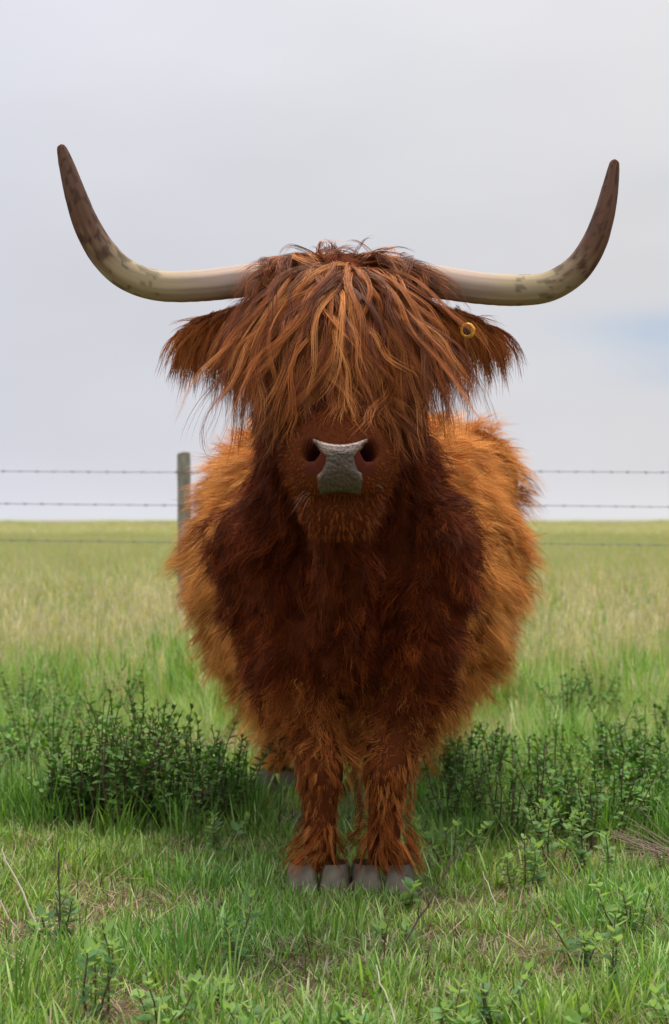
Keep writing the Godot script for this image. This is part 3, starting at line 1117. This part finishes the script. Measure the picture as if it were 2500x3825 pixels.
# pieces of one plant: stems as curves, leaves in opposite pairs up the stems
func grow_plant(h: float, stems: int, spread: float, pairs: int) -> Array:
	var paths := []
	var leaves := []
	for s in stems:
		var a := rng.randf() * TAU
		var x := Vector3(sin(a), 0, cos(a)) * rng.randf() * spread * 0.3 + Vector3(0, -0.01, 0)
		var dir := (Vector3(sin(a), 0, cos(a)) * rng.randf() * spread / h * 0.8 + Vector3.UP).normalized()
		var hh := h * (1.0 if s == 0 else rng.randf_range(0.55, 0.95))
		var pts := PackedVector3Array()
		var m := 8
		for i in m:
			pts.append(x)
			dir = (dir + Vector3(gauss(), 0.10, gauss()) * 0.24).normalized()
			x += dir * hh / (m - 1)
		paths.append(pts)
		for k in pairs:
			var f := lerpf(0.25, 1.0, (k + rng.randf() * 0.6) / pairs)
			var fi := f * (m - 1)
			var i0 := mini(int(fi), m - 2)
			var p := pts[i0].lerp(pts[i0 + 1], minf(fi - i0, 1.0))
			var ya := rng.randf() * TAU
			for e in 2:
				var yaw := ya + PI * e + gauss() * 0.4
				var pitch := lerpf(-0.15, 0.95, f * f) + gauss() * 0.35
				var b := Basis(Vector3.UP, yaw) * Basis(Vector3(1, 0, 0), -pitch) * Basis(Vector3(0, 0, 1), gauss() * 0.5)
				b = b.scaled(Vector3.ONE * rng.randf_range(0.65, 1.25) * (0.7 if f > 0.9 else 1.0))
				leaves.append([Transform3D(b, p), f])
	return [paths, leaves]

# a plant near enough for its leaves to be told apart
func near_plant(x: float, d: float, h: float, stems: int, spread: float, pairs: int, label: String, tone: int) -> void:
	var o := thing("leafy_plant", label, "plant", Vector3(x, ground_y(x, -d), -d), "young leafy plants in the short grass")
	var g := grow_plant(h * 0.9, stems + 1, spread * 1.5, int(pairs * 1.35))
	for pts in g[0]:
		var rr := PackedFloat32Array()
		for i in pts.size(): rr.append(lerpf(0.0022, 0.0009, float(i) / pts.size()))
		part("stem", tube_mesh(pts, rr, 6), stem_mat, o)
	for l in g[1]:
		var k := tone if rng.randf() < 0.6 else rng.randi() % 3
		if l[1] > 0.85 and rng.randf() < 0.5: k = 2
		var p := part("leaf", leaf_meshes[rng.randi() % leaf_meshes.size()], leaf_mats[k], o)
		p.transform = l[0]

# a shrub in a clump, its small leaves joined
func clump_shrub(called: String, label: String, group: String, x: float, d: float, h: float, stems: int, spread: float, pairs: int, palette: Array) -> void:
	var o := thing(called, label, "shrub", Vector3(x, ground_y(x, -d), -d), group)
	var g := grow_plant(h, stems, spread, pairs)
	var st := SurfaceTool.new()
	st.begin(Mesh.PRIMITIVE_TRIANGLES)
	for pts in g[0]:
		var rr := PackedFloat32Array()
		for i in pts.size(): rr.append(lerpf(0.0026, 0.001, float(i) / pts.size()))
		part("stem", tube_mesh(pts, rr, 5), stem_mat, o)
	var v := PackedVector3Array()
	var c := PackedColorArray()
	var ix := PackedInt32Array()
	for l in g[1]:
		var la := leaf_arrays(0.023, 0.0150, 0.3, -0.1)
		var base := v.size()
		var p: Color = palette[rng.randi() % palette.size()]
		if l[1] > 0.85 and rng.randf() < 0.35: p = Color(0.14, 0.225, 0.05)
		var m := rng.randf_range(0.75, 1.25)
		for q in la[0]:
			v.append(l[0] * q)
			c.append(Color(p.r * m, p.g * m, p.b * m))
		for q in la[1]: ix.append(q + base)
	st = SurfaceTool.new()
	st.create_from(arrays_mesh(v, PackedVector3Array(), c, ix), 0)
	st.generate_normals()
	var f := part("foliage", st.commit(), clump_mat, o)
	f.set_meta("kind", "stuff")

var clump_mat: StandardMaterial3D

func build_plants() -> void:
	prepare_leaves()
	clump_mat = mat(Color.WHITE, 0.65, true)
	clump_mat.metallic_specular = 0.3
	clump_mat.backlight_enabled = true
	clump_mat.backlight = Color(0.6, 0.72, 0.35)
	var dark := [Color(0.072, 0.155, 0.042), Color(0.100, 0.205, 0.050), Color(0.135, 0.255, 0.058)]
	var light := [Color(0.105, 0.225, 0.052), Color(0.145, 0.285, 0.060), Color(0.075, 0.165, 0.044)]
	# the dark clump on the post's side of the cow
	for q in 26:
		var f := rng.randf()
		var x := lerpf(-0.74, -0.30, f) + gauss() * 0.04
		var d := 5.10 + gauss() * 0.26
		clump_shrub("dark_shrub", "dark green small-leaved shrub in the tall clump between the post and the cow", "dark shrub clump beside the cow", x, d, rng.randf_range(0.28, 0.42) * (1.0 - 0.75 * pow(absf(f - 0.5) * 1.6, 2.0)), 7, 0.17, 11, dark)
	# lower lighter shrubs on the other side
	for q in 50:
		var x := rng.randf_range(0.26, 1.15)
		var d := rng.randf_range(4.45, 6.1)
		clump_shrub("low_shrub", "low mid-green leafy shrub in the grass on the ear-tag side of the cow", "low shrubs on the ear-tag side", x, d, rng.randf_range(0.14, 0.26), 7, 0.16, 9, light)
	for q in 16:
		var x := rng.randf_range(-1.35, -0.85)
		var d := rng.randf_range(5.6, 8.0)
		clump_shrub("pale_shrub", "pale green low shrub behind the dark clump", "pale shrubs behind the dark clump", x, d, rng.randf_range(0.14, 0.24), 8, 0.18, 8, light)
	for q in 14:
		var x := rng.randf_range(0.85, 1.75)
		var d := rng.randf_range(6.2, 8.2)
		clump_shrub("rear_shrub", "yellow-tipped green shrub standing behind the low shrubs, beside the flank", "shrubs beside the flank", x, d, rng.randf_range(0.14, 0.24), 8, 0.18, 8, light)
	stage("clumps")
	near_plant(-0.175, 3.37, 0.175, 2, 0.04, 8, "slender upright leafy plant standing alone before the dark clump", 0)
	near_plant(-0.385, 3.02, 0.185, 3, 0.06, 9, "bushy leafy plant with several stems among long grass blades", 0)
	near_plant(-0.52, 3.55, 0.12, 3, 0.07, 7, "dark round-leaved plant beside the bleached stalks", 3)
	near_plant(-0.27, 2.88, 0.13, 3, 0.06, 6, "broad pale-leaved plant beside the bushy one", 1)
	near_plant(0.445, 3.10, 0.165, 1, 0.03, 8, "single-stemmed plant with a leafy tuft at its tip", 0)
	near_plant(0.43, 3.35, 0.11, 2, 0.05, 6, "short dark leafy plant behind the single-stemmed one", 3)
	near_plant(0.255, 2.95, 0.13, 2, 0.05, 5, "small plant with dark curled leaves on reddish twigs", 3)
	near_plant(0.17, 2.86, 0.11, 3, 0.07, 6, "spreading pale plant beside the reddish twigs", 1)
	near_plant(0.10, 3.55, 0.07, 2, 0.06, 5, "tiny pale-leaved plant close before the hooves", 2)
	near_plant(0.53, 2.90, 0.11, 3, 0.06, 6, "leafy plant with yellowish new leaves at the straw patch", 2)
	near_plant(0.02, 2.85, 0.07, 3, 0.05, 5, "very low plant with few round leaves", 1)
	near_plant(-0.10, 2.87, 0.09, 3, 0.06, 6, "low plant with blue-green leaves beside bare straw", 0)
	near_plant(0.165, 3.86, 0.08, 2, 0.04, 5, "small round-leaved plant beside the outer hoof", 0)
	near_plant(0.56, 3.62, 0.14, 3, 0.06, 7, "leafy plant at the edge of the low shrubs", 1)
	near_plant(0.40, 4.05, 0.15, 3, 0.07, 8, "round-leaved plant in the shade beside the outer front leg", 0)
	near_plant(0.58, 4.20, 0.17, 3, 0.07, 9, "upright plant with yellow-green tips before the low shrubs", 1)
	near_plant(0.27, 4.28, 0.16, 3, 0.07, 8, "dark leafy plant close behind the outer front hoof", 3)
	near_plant(0.50, 4.42, 0.20, 3, 0.08, 9, "tall round-leaved plant between the cow and the dead bush", 1)
	near_plant(-0.27, 4.40, 0.15, 2, 0.06, 7, "leafy sprig at the foot of the dark clump", 0)
	near_plant(-0.60, 3.12, 0.10, 3, 0.06, 6, "low leafy plant half hidden in grass near the bleached stalks", 1)
	near_plant(0.35, 2.84, 0.09, 3, 0.06, 6, "low plant with broad fresh leaves beside the fallen straw", 2)
	near_plant(-0.20, 3.06, 0.06, 3, 0.05, 5, "flat little plant with pale round leaves on bare thatch", 2)
	# stalks and twigs
	var straw := mat(Color(0.66, 0.58, 0.45), 0.7)
	var twig := mat(Color(0.085, 0.045, 0.032), 0.75)
	var grey := mat(Color(0.26, 0.19, 0.145), 0.8)
	stalk("dry_stalk", "tall bleached straw stalk leaning beside the dark round-leaved plant", Vector3(-0.555, 0, -3.60), Vector3(-0.635, 0.165, -3.62), 0.0024, straw)
	stalk("dry_stalk", "shorter bleached straw stalk leaning away from the tall one", Vector3(-0.60, 0, -3.62), Vector3(-0.68, 0.13, -3.60), 0.0019, straw)
	stalk("dry_stalk", "bent straw stalk lying before the hooves", Vector3(0.335, 0, -3.80), Vector3(0.30, 0.09, -3.84), 0.0015, straw)
	stalk("dry_stalk", "flattened straw stem lying on the ground by the reddish twigs", Vector3(0.25, 0.01, -2.88), Vector3(0.32, 0.045, -2.95), 0.0019, straw)
	stalk("dry_stalk", "thin straw stem rising beside the spreading pale plant", Vector3(0.10, 0, -2.92), Vector3(0.065, 0.10, -2.96), 0.0016, straw)
	stalk("bare_twig", "dark bare twig slanting up before the cow's hooves", Vector3(0.115, 0, -3.46), Vector3(0.225, 0.165, -3.55), 0.0022, twig, 5)
	stalk("bare_twig", "reddish brown upright twig beside the bleached stalks", Vector3(-0.495, 0, -3.42), Vector3(-0.50, 0.19, -3.44), 0.0021, twig, 7)
	stalk("bare_twig", "thin reddish twig standing among the small curled leaves", Vector3(0.23, 0, -2.93), Vector3(0.228, 0.12, -2.95), 0.0012, twig, 2)
	# dead bush at the edge of the low shrubs
	var bush := thing("dead_bush", "tangle of grey-brown dead twigs lying at the edge of the low shrubs", "bush", Vector3(0.80, ground_y(0.80, -4.2), -4.2))
	for q in 26:
		var x := Vector3(gauss() * 0.05, 0.02, gauss() * 0.05)
		var dir := Vector3(-1.0 + gauss() * 0.35, 0.42 + gauss() * 0.3, gauss() * 0.4).normalized()
		var pts := PackedVector3Array()
		var rr := PackedFloat32Array()
		for i in 7:
			pts.append(x)
			rr.append(lerpf(0.0016, 0.0006, i / 6.0))
			x += dir * 0.032
			dir = (dir + Vector3(gauss(), gauss() - 0.05, gauss()) * 0.18).normalized()
		part("twig", tube_mesh(pts, rr, 5), grey, bush)
	stage("plants")

func stalk(called: String, label: String, from: Vector3, to: Vector3, r: float, m: Material, branches := 0) -> void:
	var at := Vector3(from.x, ground_y(from.x, from.z), from.z)
	var o := thing(called, label, "twig" if called == "bare_twig" else "stalk", at)
	var pts := PackedVector3Array()
	var rr := PackedFloat32Array()
	for i in 9:
		var f := i / 8.0
		var p := (to - from) * f + Vector3(0, from.y - 0.006, 0)
		p += Vector3(gauss(), 0, gauss()) * 0.003 * (1.0 if i > 0 else 0.0)
		pts.append(p)
		rr.append(r * lerpf(1.0, 0.55, f))
	part("stem", tube_mesh(pts, rr, 6), m, o)
	for b in branches:
		var k := 3 + b % 5
		var x := pts[k]
		var dir := (Vector3(gauss(), 0.8, gauss())).normalized()
		var bp := PackedVector3Array()
		var br := PackedFloat32Array()
		for i in 4:
			bp.append(x)
			br.append(r * 0.6 * (1.0 - i * 0.15))
			x += dir * rng.randf_range(0.006, 0.013)
			dir = (dir + Vector3(gauss(), 0.2, gauss()) * 0.3).normalized()
		part("branch", tube_mesh(bp, br, 5), m, o)

# ------------------------------------------------------------------ fence
func build_fence() -> void:
	var z := -11.7
	var fence := thing("barbed_wire_fence", "three-strand barbed wire fence with a round weathered wooden post behind the cow", "fence", Vector3(0, 0, z))
	var wood := StandardMaterial3D.new()
	wood.roughness = 0.9
	wood.uv1_triplanar = true
	wood.uv1_scale = Vector3(9, 1.2, 9)
	wood.albedo_texture = noise_tex(256, 0.03, 5, Color(0.14, 0.125, 0.10), Color(0.36, 0.33, 0.27), 5)
	for px in [-6.0, -0.933, 4.2]:
		var pts := PackedVector3Array()
		var rr := PackedFloat32Array()
		for i in 14:
			var f := i / 13.0
			pts.append(Vector3(px + 0.006 * sin(f * 3.0), lerpf(-0.1, 1.20, f), 0))
			rr.append(0.0445 - 0.003 * f + 0.0012 * sin(i * 2.3 + px))
		pts.append(Vector3(px, 1.207, 0))
		rr.append(0.037)
		part("post", tube_mesh(pts, rr, 20), wood, fence)
	var steel := mat(Color(0.16, 0.17, 0.18), 0.5)
	steel.metallic = 0.6
	var barb := SurfaceTool.new()
	barb.begin(Mesh.PRIMITIVE_TRIANGLES)
	for e in [[Vector3(-0.008, 0.010, 0.004), Vector3(0.006, -0.010, -0.004)], [Vector3(0.008, 0.009, -0.005), Vector3(-0.006, -0.010, 0.004)]]:
		var pp := PackedVector3Array([e[0], e[1]])
		barb.append_from(tube_mesh(pp, PackedFloat32Array([0.0012, 0.0012]), 5), 0, Transform3D())
	var coil := tube_mesh(PackedVector3Array([Vector3(-0.007, 0, 0), Vector3(0.007, 0, 0)]), PackedFloat32Array([0.0040, 0.0040]), 7)
	barb.append_from(coil, 0, Transform3D())
	var barb_mesh := barb.commit()
	var ys := [[1.093, 1.088], [0.893, 0.876], [0.668, 0.640]]
	for k in 3:
		var pts := PackedVector3Array()
		var rr := PackedFloat32Array()
		for i in 41:
			var x := lerpf(-6.0, 4.2, i / 40.0)
			pts.append(Vector3(x, wire_y(ys[k], x), 0.050))
			rr.append(0.0023)
		var w := part("wire", tube_mesh(pts, rr, 6), steel, fence)
		for i in 54:
			var x := -2.9 + 0.107 * i + 0.03 * k + gauss() * 0.006
			part("barb", barb_mesh, steel, w, Vector3(x, wire_y(ys[k], x), 0.050)).rotation.x = rng.randf() * TAU
	stage("fence")

func wire_y(y: Array, x: float) -> float:
	return lerpf(y[0], y[1], (x + 2.0) / 4.0) + 0.004 * sin(x * 1.7)

# ------------------------------------------------------------------ sky and ground
func sky_panorama() -> ImageTexture:
	var w := 2048
	var h := 1024
	var im := Image.create(w, h, false, Image.FORMAT_RGBF)
	var n := FastNoiseLite.new()
	n.seed = 11
	n.frequency = 1.0
	n.fractal_octaves = 4
	for y in range(0, h / 2 + 2):
		var el := 90.0 - (y + 0.5) / h * 180.0
		var s := sin(deg_to_rad(maxf(el, 0.0)))
		var lum := 0.312 + 0.056 * exp(-maxf(el, 0.0) / 1.3) + 0.76 * s * s
		var ce := cos(deg_to_rad(el))
		for x in w:
			var az := wrapf((x + 0.5) / w * 360.0, -180.0, 180.0) # the panorama's edge lies along -z
			var ra := deg_to_rad(az)
			# thin veils: stretched flat near the horizon
			var q := Vector3(sin(ra) * ce, s * 3.2, cos(ra) * ce)
			var c1 := n.get_noise_3dv(q * 2.6)
			var c2 := n.get_noise_3dv(q * 7.0 + Vector3(9, 0, 4))
			var blue := smoothstep(0.22, 0.62, c1 + 0.35 * c2) * 0.55
			# the blue rifts beside the horn tip
			blue = maxf(blue * smoothstep(13.0, 26.0, absf(az)), 0.0)
			blue += (0.85 + 1.2 * c2) * exp(-pow((az - 12.5) / 4.2, 2.0) - pow((el - 5.6 - 0.5 * c2 + 0.04 * (az - 9.0)) / 0.85, 2.0)) * 0.85
			blue += (0.8 + c2) * exp(-pow((az - 11.5) / 2.6, 2.0) - pow((el - 4.3 - 0.5 * c2) / 0.45, 2.0)) * 0.45
			blue += (0.8 + c2) * exp(-pow((az - 12.0) / 2.2, 2.0) - pow((el - 10.1) / 0.35, 2.0)) * 0.5
			blue = clampf(blue, 0.0, 1.0)
			var cool := 0.5 - 0.5 * sin(deg_to_rad(az * 4.0)) # a broad lilac tint in the veil
			var l := lum * (1.0 + 0.05 * c1 + 0.03 * c2)
			var col := Color(l * 0.995, l * 0.985, l * 1.00).lerp(Color(l * 0.935, l * 0.955, l * 1.06), cool)
			col = col.lerp(Color(l * 0.52, l * 0.73, l * 1.00), blue)
			im.set_pixel(x, y, col)
	for y in range(h / 2 + 2, h):
		im.fill_rect(Rect2i(0, y, w, 1), Color(0.30, 0.32, 0.2))
	return ImageTexture.create_from_image(im)

func build_ground() -> void:
	var v := PackedVector3Array()
	var c := PackedColorArray()
	var ix := PackedInt32Array()
	var zs := []
	var d := -30.0
	while d < 0.5:
		zs.append(d)
		d += 3.0
	d = 1.0
	while d < 9.0:
		zs.append(d)
		d += 0.07
	while d < 3000.0:
		zs.append(d)
		d *= 1.06
	var nx := 90
	for zz in zs:
		var half := 3.0 + absf(zz) * 1.2
		for i in nx + 1:
			var s := i / float(nx) * 2.0 - 1.0
			var x := half * (0.35 * s + 0.65 * s * s * s)
			v.append(Vector3(x, ground_y(x, -zz), -zz))
			c.append(Color(0.76, 0.75, 0.53)) # one tint everywhere; the texture varies it
	for r in zs.size() - 1:
		for i in nx:
			var a := r * (nx + 1) + i
			ix.append_array([a, a + nx + 1, a + 1, a + 1, a + nx + 1, a + nx + 2])
	var st := SurfaceTool.new()
	st.create_from(arrays_mesh(v, PackedVector3Array(), c, ix), 0)
	st.generate_normals()
	var m := StandardMaterial3D.new()
	m.vertex_color_use_as_albedo = true
	m.roughness = 0.95
	m.uv1_triplanar = true
	m.uv1_world_triplanar = true
	m.uv1_scale = Vector3.ONE * 1.7
	m.albedo_texture = noise_tex(1024, 0.03, 6, Color(0.07, 0.045, 0.028), Color(0.34, 0.26, 0.17), 3)
	m.heightmap_enabled = true
	m.heightmap_texture = noise_tex(1024, 0.05, 5, Color.BLACK, Color.WHITE, 4)
	m.heightmap_scale = 1.5
	var g := part("ground", st.commit(), m, self)
	g.set_meta("kind", "structure")
	tag(g, "brown soil and thatch under the pasture grass", "ground", "", "structure")

# ------------------------------------------------------------------
func _ready() -> void:
	clock = Time.get_ticks_msec()
	rng.seed = 20240611
	nz.seed = 7
	nz.frequency = 0.05
	nz.fractal_octaves = 3
	nz2.seed = 19
	nz2.frequency = 0.05
	nz2.fractal_octaves = 2

	var cam := Camera3D.new()
	cam.name = "camera"
	add_child(cam)
	var lens := CameraAttributesPhysical.new()
	lens.frustum_focal_length = 44.37
	lens.frustum_focus_distance = 3.60
	lens.frustum_near = 0.05
	lens.frustum_far = 5000.0
	lens.exposure_aperture = 4.8
	cam.attributes = lens
	cam.fov = 30.27
	cam.near = 0.05
	cam.far = 5000.0
	cam.position = Vector3(0, 0.79, 0)
	cam.rotation.x = deg_to_rad(0.26)
	cam.current = true

	var we := WorldEnvironment.new()
	we.name = "world_environment"
	var env := Environment.new()
	env.background_mode = Environment.BG_SKY
	env.tonemap_mode = Environment.TONE_MAPPER_LINEAR
	env.tonemap_exposure = 2.2
	env.sdfgi_enabled = true
	env.ssao_enabled = true
	env.ssil_enabled = true
	var sky := Sky.new()
	var pano := PanoramaSkyMaterial.new()
	pano.panorama = sky_panorama()
	sky.sky_material = pano
	env.sky = sky
	we.environment = env
	add_child(we)
	stage("sky")

	var sun := DirectionalLight3D.new()
	sun.name = "sun"
	sun.light_energy = 0.5
	sun.light_color = Color(1.0, 0.94, 0.84)
	sun.light_angular_distance = 18.0
	sun.shadow_enabled = true
	add_child(sun)
	# high and a little behind the cow
	sun.look_at_from_position(Vector3(0.5, 6.0, -6.6), Vector3(0, 0, -4.9), Vector3(0, 0, 1))

	build_ground()
	stage("ground")
	build_cow()
	build_fence()
	build_plants()
	build_grass()
